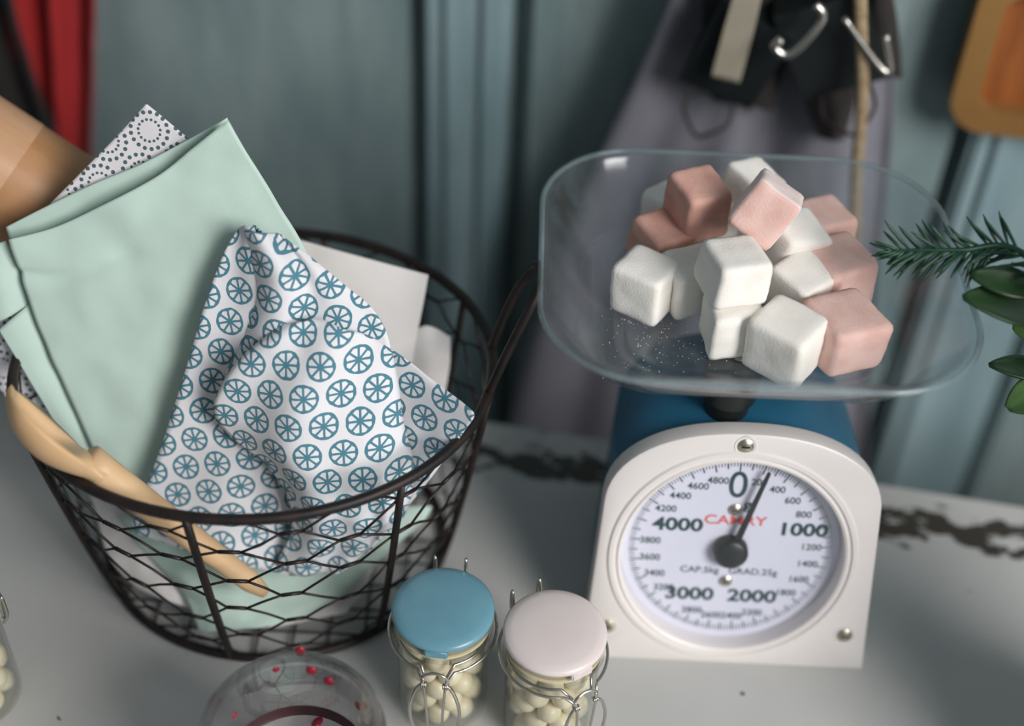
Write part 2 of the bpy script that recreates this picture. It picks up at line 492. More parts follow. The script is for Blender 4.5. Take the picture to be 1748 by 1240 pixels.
# blue body: smaller arch outline lofted backwards
def body():
    bm = bmesh.new(); loops = []
    ol = plate_outline()
    zmax = TOPY*math.cos(LEAN)
    for dy, s, sy in ((.0, .93, .93), (.03, .93, .955), (.075, .90, .965), (.105, .86, .955), (.125, .78, .92), (.130, .70, .88)):
        lp = []
        for x, y in ol:
            yy = y*sy
            z = yy*math.cos(LEAN); y0 = .0155+yy*math.sin(LEAN)*(1-dy/.14)
            lp.append(bm.verts.new((x*s, y0+dy, max(z, .002) if dy < .12 else max(z, .006))))
        loops.append(lp)
    n = len(ol)
    for a, b in zip(loops, loops[1:]):
        for k in range(n): bm.faces.new((a[k], a[(k+1) % n], b[(k+1) % n], b[k]))
    bm.faces.new(loops[0]); bm.faces.new(loops[-1])
    return sharp(bm_obj('body', bm, M['blue_enamel'], scale), 45)
body()
for sx in (-.055, .055):
    for sy in (.03, .12):
        lathe('foot', [(0, 0), (.007, 0), (.007, .004), (0, .004)], M['black_plastic'], scale, 16, (sx, sy, 0))
dialo = lathe('dial', [(0, 0), (DR-.0002, 0), (DR-.0002, -.001), (0, -.001)], M['dial_card'], scale, 96, (0, 0, 0), SF @ Matrix.Translation((cx, cy, -.0115)))
DZ = -.0114
def disc_xy(ang, r): return cx+r*math.sin(ang), cy+r*math.cos(ang)
def ticks():
    v, f = [], []
    for i in range(200):
        a = 2*PI*i/200
        L = .0065 if i % 8 == 0 else (.0052 if i % 4 == 0 else .0034)
        wd = .00042 if i % 4 == 0 else .00024
        ro = DR-.0052
        t = (math.cos(a), -math.sin(a)); d = (math.sin(a), math.cos(a)); b = len(v)
        for rr, s in ((ro, -1), (ro, 1), (ro-L, 1), (ro-L, -1)):
            v.append(SF @ V(cx+d[0]*rr+t[0]*wd*s, cy+d[1]*rr+t[1]*wd*s, DZ+.0001))
        f.append((b+3, b+2, b+1, b))
    return mesh_obj('gram_ticks', v, f, M['ink'], dialo, False)
ticks()
_tc = 0
def text(s, size, x, y, mat, parent, frame, name, thick=0, sx=1.0, z=None):
    cu = bpy.data.curves.new('txt', 'FONT'); cu.body = s; cu.size = size; cu.align_x = 'CENTER'; cu.align_y = 'CENTER'
    cu.offset = thick; cu.extrude = .00004; cu.resolution_u = 4
    t = bpy.data.objects.new('txt', cu); col.objects.link(t)
    dg = bpy.context.evaluated_depsgraph_get()
    me = bpy.data.meshes.new_from_object(t.evaluated_get(dg)); bpy.data.objects.remove(t)
    me.materials.clear(); me.materials.append(mat)
    me.transform(frame @ Matrix.Translation((x, y, (DZ if z is None else z)+.00012)) @ Matrix.Diagonal((sx, 1, 1, 1)))
    me.name = name
    o = bpy.data.objects.new(name, me); col.objects.link(o); o.parent = parent
    return o
for g in range(200, 5000, 200):
    a = 2*PI*g/5000
    if g % 1000 == 0: continue
    rx = DR-.0175 if not (2000 < g < 3000) else DR-.0155
    x, y = disc_xy(a, rx)
    text(str(g), .0063, x, y, M['ink'], dialo, SF, 'gram_number', .00005, 1.0)
for s, x, y in (('1000', .0415, .0148), ('2000', .0170, -.0345), ('3000', -.0210, -.0345), ('4000', -.0325, .0148)):
    text(s, .0122, cx+x, cy+y, M['ink'], dialo, SF, 'thousand_number', .00035, 1.22)
text('0', .0255, cx, cy+.0435, M['ink'], dialo, SF, 'zero_number', .0001, .95)
text('g', .0092, cx+.0070, cy+.0310, M['ink'], dialo, SF, 'gram_sign', .0002, 1.1)
text('CAMRY', .0088, cx+.001, cy+.0195, M['red_ink'], dialo, SF, 'maker_lettering', .00012, 1.25)
text('CAP.5kg   GRAD.25g', .0062, cx+.001, cy-.0165, M['ink'], dialo, SF, 'capacity_lettering', .00003, 1.08)
def screw(name, x, y, r, z, parent):
    fr = SF @ Matrix.Translation((x, y, z))
    o = lathe(name, [(0, .0016), (r*.55, .0014), (r*.95, .0004), (r, -.0012), (0, -.0012)], M['brass_screw'], parent, 20, (0, 0, 0), fr)
    prism('screw_slot', [(-r*.5, -r*.12), (r*.5, -r*.12), (r*.5, r*.12), (-r*.5, r*.12)], .0014, .0018, M['black_plastic'], o, fr)
    return o
screw('dial_screw', cx, cy+.0275, .0040, -.0108, dialo)
screw('dial_screw', cx, cy-.0235, .0040, -.0108, dialo)
for px, py in ((1273, 762), (1037, 1069), (1441, 1085)):
    x, y = plate_xy(px, py)
    screw('plate_screw', x, y, .0048, 0, scale)
    lathe('screw_cup', [(.0052, .0002), (.0062, .0004), (.0066, -.0004)], M['white_plastic'], scale, 24, (0, 0, 0), SF @ Matrix.Translation((x, y, 0)))
# needle at about 190 g
na = 2*PI*215/5000
nd = V(math.sin(na), math.cos(na), 0); nt_ = V(nd.y, -nd.x, 0)
hub = lathe('needle', [(0, .0072), (.0075, .0072), (.0100, .0052), (.0104, 0), (0, 0)], M['black_plastic'], scale, 32, (0, 0, 0), SF @ Matrix.Translation((cx, cy, -.0098)))
a0, a1 = nd*.006, nd*(DR-.007)
pts = [a0+nt_*.0022, a1+nt_*.0011, a1+nd*.001, a1-nt_*.0011, a0-nt_*.0022]
prism('pointer', [(cx+p.x, cy+p.y) for p in pts], -.0062, -.0054, M['black_plastic'], hub, SF)
M['lens'] = clear('dial_lens', (.99, .99, 1.0), .06, .012, (.8, .85, .9), ior=1.25)
lathe('dial_lens', [(0, .0012), (DR*.6, .0009), (DR*.97, -.0006), (DR*.97, -.0012), (0, .0004)], M['lens'], scale, 64, (0, 0, 0), SF @ Matrix.Translation((cx, cy, 0)))
# weighing post
RZ, FZ = .235, .197                                           # tray rim and tray floor heights
tf = atz(1260, 657, RZ); tb_ = atz(1252, 264, RZ); tl = atz(924, 520, RZ); tr_ = atz(1673, 565, RZ)
TC = V((tl.x+tr_.x)/2, (tf.y+tb_.y)/2, 0); TWX, TWY = (tr_.x-tl.x)/2, (tb_.y-tf.y)/2
pz = TOPY*math.cos(LEAN)*.962
pc = V(TC.x-SO.x-.004, .585-SO.y, 0)
lathe('weighing_post', [(0, pz-.03), (.013, pz-.03), (.013, pz+.006), (.016, pz+.008), (.016, FZ-.0012), (0, FZ-.0012)], M['black_plastic'], scale, 32, pc)

# ------------------------------------------------------------------ clear tray
tray = empty('weighing_tray', (TC.x, TC.y, FZ)); tag(tray, 'clear plastic weighing tray with rounded corners holding marshmallows', 'tray')
def rrect(hx, hy, r, n=12):
    p = []
    for (sx, sy, a0) in ((1, 1, 0), (-1, 1, PI/2), (-1, -1, PI), (1, -1, 1.5*PI)):
        for k in range(n+1):
            a = a0+PI/2*k/n
            p.append((sx*(hx-r)+r*math.cos(a), sy*(hy-r)+r*math.sin(a)))
    return p
def tray_shell():
    # (inset, z) going from rim outwards in, then floor with two raised ridge lines
    prof = [(-.0015, RZ-FZ-.0010), (0, RZ-FZ), (.0022, RZ-FZ-.0004), (.0040, RZ-FZ-.004), (.012, .022), (.020, .010), (.0265, .0028), (.033, .0008),
            (.040, .0006), (.0415, .0016), (.043, .0016), (.0445, .0002), (.048, .0002), (.0492, .0012), (.0505, .0012), (.052, .0004)]
    bm = bmesh.new(); loops = []
    for ins, z in prof:
        r = max(.058-ins*.75, .012)
        loops.append([bm.verts.new((x, y, z)) for x, y in rrect(TWX-ins, TWY-ins, r)])
    n = len(loops[0])
    for a, b in zip(loops, loops[1:]):
        for k in range(n): bm.faces.new((a[k], a[(k+1) % n], b[(k+1) % n], b[k]))
    bm.faces.new(loops[-1])
    o = bm_obj('tray_shell', bm, M['tray'], tray, True)
    m = o.modifiers.new('thickness', 'SOLIDIFY'); m.thickness = .0016; m.offset = 1
    # make sure the thickness grows downwards/outwards
    return o
ts = tray_shell()
M['rim'] = clear('clear_plastic_rim', (.86, .90, .91), .12, .24, (.52, .59, .61), .6)
tube('rolled_rim', [V(x, y, RZ-FZ-.0008) for x, y in rrect(TWX+.0006, TWY+.0006, .058, 14)], .0016, M['rim'], tray, 8, True)
lathe('tray_screw', [(0, .0012), (.004, .0008), (.0045, -.0006), (0, -.0006)], M['steel'], tray, 20, V(pc.x+SO.x-TC.x, pc.y+SO.y-TC.y-.012, .0012))

# ------------------------------------------------------------------ marshmallows
def marsh_mesh(seed, s):
    bm = bmesh.new(); bmesh.ops.create_cube(bm, size=1)
    bmesh.ops.subdivide_edges(bm, edges=list(bm.edges), cuts=9, use_grid_fill=True)
    rnd = random.Random(seed)
    sh = [rnd.uniform(-.07, .07) for _ in range(6)]
    for v in bm.verts:
        c = v.co.copy()
        # rounded box
        e = 13.0
        L = (abs(c.x*2)**e+abs(c.y*2)**e+abs(c.z*2)**e)**(1/e)
        m_ = max(abs(c.x), abs(c.y), abs(c.z))*2
        c = c*(m_/L)*1.0
        c.x += sh[0]*c.z+sh[1]*c.y; c.y += sh[2]*c.z+sh[3]*c.x
        c *= 1+sh[4]*c.z
        q = c*3.0+V(seed*3.1, seed*1.7, 0)
        nv = noise.noise_vector(q)*.022 + noise.noise_vector(q*3.5)*.008
        v.co = V(*(c[i]*s[i] for i in range(3))) + Vector(nv)*s[0]
    me = bpy.data.meshes.new('marshmallow'); bm.to_mesh(me); bm.free()
    me.polygons.foreach_set('use_smooth', [True]*len(me.polygons))
    return me
MARSH = [  # px, py of centre, z of centre above tray floor, size(m), rot xyz deg, material, label
 (1102, 487, .018, (.035, .033, .034), (0, 0, -30), 'marsh_white', 'white marshmallow cube standing alone at the edge of the pile'),
 (1128, 412, .018, (.033, .033, .031), (6, 0, 35), 'marsh_rose', 'dusky pink marshmallow low between two white ones at pile edge'),
 (1150, 362, .017, (.034, .034, .032), (0, 0, 40), 'marsh_white', 'cream marshmallow mostly hidden behind the tall dusky pink cube'),
 (1190, 347, .046, (.031, .033, .042), (10, -4, 24), 'marsh_rose', 'tall dusky pink marshmallow on top of the pile with grainy top'),
 (1182, 480, .017, (.036, .034, .033), (0, 0, 20), 'marsh_white', 'white marshmallow at the bottom behind the stacked white pair'),
 (1253, 385, .017, (.034, .034, .033), (0, 0, 10), 'marsh_white', 'white marshmallow deep in the pile behind the two-tone pink one'),
 (1280, 322, .038, (.030, .030, .030), (12, 10, 40), 'marsh_white', 'small white marshmallow at the back touching the two-tone pink one'),
 (1250, 548, .017, (.035, .034, .034), (0, 0, 12), 'marsh_white', 'lower white marshmallow of the stacked white pair'),
 (1252, 462, .049, (.036, .038, .031), (-4, 4, 16), 'marsh_white', 'upper white marshmallow of the stacked white pair'),
 (1346, 415, .030, (.036, .034, .034), (12, 14, 30), 'marsh_white', 'white marshmallow tilted under the two-tone pink cube'),
 (1307, 357, .066, (.033, .034, .036), (34, 18, 38), 'marsh_pink', 'two-tone pink marshmallow tilted on the very top of the pile'),
 (1398, 395, .018, (.036, .036, .036), (0, 0, 28), 'marsh_pink', 'pale pink marshmallow at the far side of the pile'),
 (1366, 492, .020, (.036, .034, .034), (8, 0, 40), 'marsh_white', 'white marshmallow wedged between three pink ones and the white pair'),
 (1428, 468, .018, (.040, .040, .037), (0, 0, 26), 'marsh_pink', 'large pale pink marshmallow leaning on the wedged white one'),
 (1437, 570, .018, (.039, .041, .035), (0, 0, 24), 'marsh_pink', 'pale pink marshmallow beside the front white cube'),
 (1342, 583, .0185, (.040, .038, .037), (0, 0, -37), 'marsh_white', 'white marshmallow cube in front with sharp square edges'),
]
for i, (px, py, dz, s, r, mt, lab) in enumerate(MARSH):
    me = marsh_mesh(i+1, [k*.87 for k in s]); me.materials.append(M[mt])
    o = bpy.data.objects.new('marshmallow', me); col.objects.link(o)
    o.rotation_euler = [math.radians(a) for a in r]
    o.location = atz(px, py, FZ+.0020+dz*.88)
    if 'two-tone pink marshmallow' in lab:
        n1 = (-FWD*.82 - RGT*.22 + DWN*.34).normalized()
        ux = (RGT*.79+DWN*.61); ux = (ux-n1*ux.dot(n1)).normalized()
        o.rotation_euler = Matrix((ux, -n1, ux.cross(-n1))).transposed().to_euler()
        me.materials.append(M['marsh_pale'])
        for p_ in me.polygons:
            if p_.normal.y > -.6: p_.material_index = 1
    tag(o, lab, 'marshmallow', 'marshmallows on the scale tray')
# sugar dust on the tray
def dust():
    v, f = [], []
    for k in range(260):
        x = random.gauss(-.055, .03); y = random.gauss(-.03, .022); s = random.uniform(.00012, .00038)
        if abs(x) > TWX-.035 or abs(y) > TWY-.035: continue
        b = len(v); z = .0028
        for d in ((1, 0, 0), (0, 1, 0), (-1, 0, 0), (0, -1, 0), (0, 0, 1), (0, 0, -1)): v.append(V(x, y, z)+Vector(d)*s)
        f += [(b+4, b+i, b+(i+1) % 4) for i in range(4)] + [(b+5, b+(i+1) % 4, b+i) for i in range(4)]
    o = mesh_obj('sugar_dust', v, f, M['marsh_white'], None, False); o.location = (TC.x, TC.y, FZ)
    tag(o, 'powdered sugar dust scattered on the clear tray', 'sugar', kind='stuff')
dust()

# ------------------------------------------------------------------ wire basket
BC = V(-.148, .592, 0); BRX, BRY, BX, BY, BZ = .137, .121, .108, .096, .16
basket = empty('wire_basket', BC); tag(basket, 'oval dark wire basket of hexagonal netting full of cloth napkins', 'basket')
def bs(th, h, out=0):
    k = h**.85
    rx, ry = BX+(BRX-BX)*k+out, BY+(BRY-BY)*k+out
    return V(rx*math.cos(th), ry*math.sin(th), .004+(BZ-.004)*h)
N_ = 96
tube('rim', [bs(2*PI*k/N_, 1) for k in range(N_)], .0032, M['iron'], basket, 8, True)
tube('base_ring', [bs(2*PI*k/N_, 0)+V(0, 0, -.001) for k in range(N_)], .003, M['iron'], basket, 8, True)
for a in (-97, -48, -10, 32, 80, 125, 170, 214):
    tube('rib', [bs(math.radians(a), h/6, .0012) for h in range(7)], .0024, M['iron'], basket, 6)
def netting():
    nc, nr = 24, 5; L = []
    dth = 2*PI/nc
    def pt(c, r, e):  # column, row coordinate, offset
        return bs((c+e)*dth, min(max(r/nr, 0), 1))
    jit = {}
    def J(c, rr):
        k = (c % nc, round(rr*2))
        if k not in jit: jit[k] = (random.uniform(-.07, .07), random.uniform(-.10, .10))
        return jit[k]
    def node(c, rr, e):
        j = J(c, rr); return pt(c+j[0], rr+(j[1] if 0 < rr < nr else 0), e)
    for c in range(nc):
        for r2 in range(0, 2*nr+1):
            if (r2+c) % 2: continue
            r = r2/2
            a, b = node(c, r, -.17), node(c, r, .17)      # short twisted piece
            L.append(([a, b], .00125))
            for dr in (-.5, .5):
                q = r+dr
                if q < 0 or q > nr: continue
                d = node(c+1, q, -.17) if True else None
                m = (b+d)/2
                L.append(([b, m + V(random.uniform(-1, 1), random.uniform(-1, 1), random.uniform(-1, 1))*.0006, d], .00078))
    v, f = [], []
    for p, rad in L:
        a, b = tube_data(p, rad, 5, False, len(v)); v += a; f += b
    # base net: crossing wires
    return mesh_obj('hexagonal_netting', v, f, M['iron'], basket)
netting()
bw = []
for k in range(-4, 5):
    x = k/5*BX; yy = BY*math.sqrt(1-(k/5)**2); bw.append([V(x, -yy, .003), V(x, yy, .003)])
    y = k/5*BY; xx = BX*math.sqrt(1-(k/5)**2); bw.append([V(-xx, y, .0042), V(xx, y, .0042)])
for p in bw: tube('base_wire', p, .0008, M['iron'], basket, 5)
def ear(sgn, hgt, out):
    a0 = math.radians(9)
    p0, p1 = bs(-a0, 1), bs(a0, 1)
    m = [p0, p0+V(out*.45, -.002, hgt*.55), V((p0.x+p1.x)/2+out*.9, p0.y*.75, p0.z+hgt*.95), V((p0.x+p1.x)/2+out, 0, p0.z+hgt),
         V((p0.x+p1.x)/2+out*.9, p1.y*.75, p0.z+hgt*.95), p1+V(out*.45, .002, hgt*.55), p1]
    m = [V(sgn*p.x, p.y, p.z) for p in m]
    tube('handle', spline(m, 6), .0028, M['iron'], basket, 8)
ear(1, .072, .026)

# ------------------------------------------------------------------ rolling pin
pA, pB = aty(18, 303, .675), aty(235, 442, .668)
pd = (pB-pA).normalized()
pin = empty('rolling_pin', (pA+pB)/2); tag(pin, 'thick wooden rolling pin leaning in the wire basket behind the napkins', 'rolling pin')
pin.rotation_euler = pd.to_track_quat('Z', 'Y').to_euler()
hl = (pB-pA).length/2
PR = .037
zb = (aty(16, 300, .675)-(pA+pB)/2).dot(pd)
lathe('barrel', [(0, -.20), (PR*.8, -.20), (PR, -.19), (PR, zb), (PR-.0003, zb)], M['pin_wood'], pin, 48)
lathe('barrel_band', [(PR-.0004, zb), (PR-.0004, zb+.085), (PR*.9, zb+.095), (0, zb+.095)], M['pin_band'], pin, 48)

# ------------------------------------------------------------------ napkins
def pl(y0, k, kx=0): return V(0, y0, 0), V(-kx, 1, -k)       # plane y = y0 + k z + kx x
# dotted napkin
P, N = pl(.533, .40)
dn = empty('dotted_napkin', BC+V(-.04, .03, .01)); tag(dn, 'white napkin printed with rings of dark dots behind the mint cloth', 'napkin', 'napkins in the wire basket')
inv = lambda e: e.matrix_world.inverted()
def part_sheet(e, *a, **k):
    o = sheet(*a, **k); o.data.transform(Matrix.Translation(-e.location)); o.parent = e; return o
part_sheet(dn, 'upper_sheet', lerprows([(250, 177), (196, 236), (138, 295), (80, 354), (20, 416), (-40, 478)],
           [(352, 262), (330, 330), (290, 410), (240, 480), (190, 560), (140, 640)], 4), P, N, M['dots'], rot=.75, wr=.0012, uvo=(.012, .004), seed=1)
P2, N2 = pl(.530, .40)
part_sheet(dn, 'hanging_fold', lerprows([(-60, 470), (-60, 540), (-30, 620), (10, 680)], [(30, 520), (50, 570), (80, 640), (120, 720)], 3), P2, N2, M['dots'], rot=.3, seed=2)
# mint napkin
mn = empty('mint_napkin', BC+V(-.03, 0, .01)); tag(mn, 'large folded plain mint green napkin standing in the basket', 'napkin', 'napkins in the wire basket')
P, N = pl(.518, .40)
rowsM = [
 [(16, 408), (95, 388), (185, 345), (270, 300), (330, 252), (390, 204)],
 [(26, 440), (105, 428), (200, 392), (292, 352), (362, 306), (425, 268)],
 [(36, 470), (118, 470), (212, 446), (310, 414), (395, 376), (468, 338)],
 [(58, 540), (140, 540), (240, 520), (345, 500), (440, 470), (530, 442)],
 [(92, 620), (180, 620), (280, 610), (380, 595), (480, 580), (560, 560)],
 [(128, 700), (220, 700), (310, 695), (400, 690), (490, 680), (570, 670)],
 [(160, 768), (245, 785), (330, 790), (410, 790), (490, 785), (560, 770)],
 [(190, 830), (270, 855), (350, 870), (420, 870), (490, 865), (550, 850)]]
def crease(a, b, s, t): return -.0022*math.exp(-((t-.27-.02*math.sin(s*9))/.03)**2)*(1-s) + .004*math.sin(PI*s)*t
part_sheet(mn, 'front_fold', rowsM, P, N, M['mint'], wr=.0024, wf=30, seed=3, extra=crease)
rowsB = [[(a, b, -.010) for a, b in ((10, 388), (70, 357), (155, 316), (235, 283), (318, 240), (388, 201))],
         [(a, b, -.011) for a, b in ((20, 420), (95, 400), (185, 360), (270, 320), (340, 272), (398, 225))],
         [(a, b, -.008) for a, b in ((40, 490), (118, 480), (212, 456), (310, 424), (390, 390), (455, 350))]]
part_sheet(mn, 'back_fold', rowsB, P, N, M['mint'], wr=.0012, seed=4)
part_sheet(mn, 'side_fold', [[(-70, 440, -.004), (-30, 425, -.003), (10, 411, -.006)], [(-60, 490, -.003), (-10, 475, .0), (34, 462, -.006)], [(-45, 560, -.006), (8, 545, .001), (50, 518, -.006)]], P, N, M['mint'], wr=.001, seed=5)
part_sheet(mn, 'side_hem', lerprows([(-2, 563, .0), (36, 625, .001), (72, 685, .0), (108, 745, -.002), (140, 800, -.004)], [(50, 519, -.005), (90, 600, -.006), (125, 675, -.006), (160, 752, -.006), (190, 810, -.008)], 4, .002), P, N, M['mint'], wr=.0008, seed=6)
# white napkins at the side
wn = empty('white_napkin', BC+V(.05, .04, .01)); tag(wn, 'plain white napkin with a squared corner standing behind the citrus print', 'napkin', 'napkins in the wire basket')
P, N = pl(.555, .55)
part_sheet(wn, 'cloth', lerprows([(505, 408), (515, 470), (540, 560), (560, 660), (560, 760)], [(731, 470), (722, 520), (712, 570), (702, 630), (690, 720)], 5, .004), P, N, M['white_cloth'], wr=.001, seed=8)
wn2 = empty('white_napkin', BC+V(.07, .03, .01)); tag(wn2, 'smaller folded white cloth tucked low beside the squared white napkin', 'napkin', 'napkins in the wire basket')
P, N = pl(.575, .50)
part_sheet(wn2, 'cloth', [[(690, 575, .004), (728, 556, .008), (768, 575, .002)], [(690, 605, .006), (730, 600, .010), (768, 612, .002)], [(690, 640, .003), (730, 640, .006), (764, 645, 0)], [(680, 720), (720, 720), (750, 720)]], P, N, M['white_cloth'], wr=.001, seed=9)
# citrus napkin
cn = empty('citrus_napkin', BC+V(.03, -.03, .01)); tag(cn, 'white napkin printed with blue citrus slices crumpled over the basket rim', 'napkin', 'napkins in the wire basket')
P, N = pl(.497, .40)
def fold1(a, b, s, t): return .006*math.exp(-((s-.33)/.10)**2)*(1-t*.6) - .004*math.exp(-((s-.55)/.12)**2)
part_sheet(cn, 'left_panel', [
 [(412, 383), (424, 385), (436, 390), (450, 397)],
 [(384, 428), (430, 432), (488, 440), (540, 455)],
 [(358, 495), (440, 500), (530, 502), (600, 510)],
 [(335, 570), (430, 580), (540, 590), (640, 595)],
 [(305, 670), (420, 680), (560, 690), (660, 690)],
 [(276, 760), (400, 780), (560, 790), (680, 780)],
 [(243, 848), (380, 880), (540, 900), (660, 870)],
 [(222, 905, .002), (370, 955, .006), (500, 985, .008), (620, 945, .004)]], P, N, M['citrus'], rot=-.22, wr=.0018, seed=10, extra=fold1)
def ridge(a, b, s, t): return .006*math.sin(PI*min(1, s*2.2)) - .005*math.exp(-((s-.52)/.10)**2)
part_sheet(cn, 'upper_fold', [
 [(416, 385, .005), (450, 394, .008), (490, 412, .008), (530, 437, .006)],
 [(428, 440, .004), (480, 450, .014), (535, 462, .010), (588, 488, .006)],
 [(436, 500, .003), (490, 512, .014), (560, 520, .012), (638, 530, .006)],
 [(416, 570, .003), (480, 580, .014), (570, 585, .012), (664, 580, .006)],
 [(384, 640, .003), (470, 650, .012), (570, 660, .010), (676, 660, .005)]], P, N, M['citrus'], rot=.30, wr=.002, wf=45, seed=11, extra=ridge, uvo=(.006, .01))
def waves(a, b, s, t): return .003*math.sin(14*s+5*t) + .003*math.sin(9*t+4*s)*(1-s) - .004*max(0, s-.8)*5*(.5+.5*math.sin(22*t))
part_sheet(cn, 'front_fold', [
 [(484, 552, .016), (545, 546, .020), (605, 566, .018), (668, 596, .012)],
 [(408, 612, .016), (500, 622, .030), (590, 640, .028), (680, 660, .014)],
 [(367, 690, .014), (470, 700, .034), (580, 712, .034), (690, 735, .016)],
 [(388, 738, .012), (480, 770, .036), (590, 780, .036), (704, 800, .018)],
 [(452, 795, .012), (520, 830, .032), (600, 840, .034), (700, 855, .018)],
 [(490, 845, .010), (545, 880, .028), (610, 890, .028), (686, 890, .014)],
 [(498, 900, .008), (550, 930, .018), (610, 932, .018), (660, 915, .010)],
 [(470, 965, .006), (530, 985, .010), (580, 975, .010), (630, 945, .006)]], P, N, M['citrus'], rot=-.06, wr=.0022, wf=38, seed=12, extra=waves, uvo=(.004, .003))
part_sheet(cn, 'right_corner', [
 [(650, 585, .006), (695, 615, .010), (742, 652, .016), (786, 684, .026)],
 [(660, 640, .006), (710, 660, .012), (760, 684, .022), (809, 706, .032)],
 [(670, 720, .006), (715, 730, .012), (756, 738, .022), (797, 730, .030)],
 [(668, 800, .006), (705, 800, .010), (740, 790, .018), (772, 765, .022)],
 [(640, 880, .004), (672, 870, .006), (702, 850, .010), (728, 825, .012)],
 [(570, 960, .0), (605, 945, .002), (640, 925, .004), (665, 900, .004)]], P, N, M['citrus'], rot=.12, wr=.0016, seed=13, uvo=(.010, .0))
# cloths lying at the bottom, seen through the netting
lm = empty('mint_napkin', BC+V(0, -.02, .006)); tag(lm, 'crumpled mint napkin lying on the basket bottom under the citrus print', 'napkin', 'napkins in the wire basket')
P, N = V(0, .505, .014), V(0, -.42, 1)
part_sheet(lm, 'cloth', [
 [(205, 880, .006), (300, 900, .012), (450, 900, .012), (600, 870, .012), (738, 868, .010)],
 [(235, 930, .008), (320, 960, .016), (450, 960, .014), (590, 930, .012), (725, 890, .008)],
 [(290, 985, .012), (350, 1005, .022), (450, 1010, .014), (570, 985, .012), (690, 920, .006)],
 [(322, 1030, .004), (375, 1040, .012), (450, 1045, .008), (545, 1025, .008), (640, 965, .004)],
 [(342, 1082, .0), (390, 1075, .004), (450, 1070, .004), (520, 1052, .004), (590, 1010, .002)]], P, N, M['mint'], wr=.005, wf=34, seed=14)
lw = empty('white_napkin', BC+V(-.05, -.03, .006)); tag(lw, 'white cloth folded at the basket bottom under the spoon handle', 'napkin', 'napkins in the wire basket')
P, N = V(0, .512, .012), V(0, -.35, 1)
part_sheet(lw, 'cloth', [
 [(150, 830, .004), (210, 850, .008), (270, 880, .004)],
 [(178, 930, .006), (225, 920, .012), (290, 930, .006)],
 [(195, 965, .008), (250, 975, .014), (310, 990, .008)],
 [(235, 1005, .002), (280, 1025, .006), (325, 1040, .002)]], P, N, M['white_cloth'], wr=.004, wf=40, seed=15)
lw2 = empty('white_napkin', BC+V(.03, -.04, .006)); tag(lw2, 'white cloth hem spread on the basket bottom below the citrus print', 'napkin', 'napkins in the wire basket')
P, N = V(0, .505, .008), V(0, -.3, 1)
part_sheet(lw2, 'cloth', lerprows([(440, 1030), (450, 1050), (460, 1072)], [(640, 960), (625, 1000), (590, 1048)], 5, .004), P, N, M['white_cloth'], wr=.002, seed=16)

# ------------------------------------------------------------------ wooden spoon
s0 = aty(452, 1012, .503); s1 = atz(150, 785, .168); s2 = atz(18, 668, .205)
sd = (s1-s0).normalized()
spoon = empty('wooden_spoon', s0); tag(spoon, 'pale wooden spoon resting bowl up on the basket rim', 'spoon')
Lh = (s1-s0).length; Lb = (s2-s1).length
hp, hr = [], []
for k in range(13):
    t = k/12; hp.append(sd*Lh*t); hr.append((.0060+.0030*t) if k not in (0,) else .0035)
tube('handle', hp, hr, M['spoon_wood'], spoon, 14)
bd = (s2-s1).normalized()
upv = (CAM-(s1+s2)/2); upv = (upv - bd*upv.dot(bd)).normalized()
side = bd.cross(upv).normalized()
upv = (upv*.16 + side*(-.98 if side.x < 0 else .98)).normalized(); side = bd.cross(upv).normalized()
def bowl():
    n, m = 26, 18; v, f = [], []
    off = (s1-s0) - bd*.012
    LL = Lb+.014
    def wid(t): return .0085 + .0145*max(0, math.sin(PI*min(1, max(0, (t-.12)/.98))))**.8 if t < .985 else .004
    for layer in (0, 1):
        for i in range(n+1):
            t = i/n
            wv = wid(t)*(math.sqrt(max(0, 1-((t-.80)/.2)**2)) if t > .80 else 1)+.0003
            dp = (.0075+.009*math.sin(PI*min(1, max(0, (t-.05)/.95)))**1.2)*(math.sqrt(max(0.02, 1-((t-.75)/.25)**2)) if t > .75 else 1)
            for j in range(m+1):
                a = PI*j/m
                x = math.cos(a)*wv; s_ = math.sin(a)
                if layer == 0: z = -dp*s_
                else:
                    hol = max(0, min(1, (t-.22)/.25))*max(0, min(1, (1-t)/.12))
                    z = -(dp-.0045)*hol*s_*.92 + .003*(1-hol)*s_
                    x *= .86 if 0 < j < m else 1
                v.append(off + bd*(LL*t) + side*x + upv*z)
    S = (n+1)*(m+1)
    for i in range(n):
        for j in range(m):
            a, b, c, d = i*(m+1)+j, i*(m+1)+j+1, (i+1)*(m+1)+j+1, (i+1)*(m+1)+j
            f.append((a, b, c, d)); f.append((S+d, S+c, S+b, S+a))
    for i in range(n):
        for j in (0, m):
            a, d = i*(m+1)+j, (i+1)*(m+1)+j
            f.append((a, d, S+d, S+a))
    f.append(tuple(range(m+1)))
    o = mesh_obj('bowl', v, f, M['spoon_wood'], spoon)
    bm = bmesh.new(); bm.from_mesh(o.data); bmesh.ops.remove_doubles(bm, verts=bm.verts, dist=1e-5); bmesh.ops.recalc_face_normals(bm, faces=bm.faces); bm.to_mesh(o.data); bm.free()
    return o
bowl()

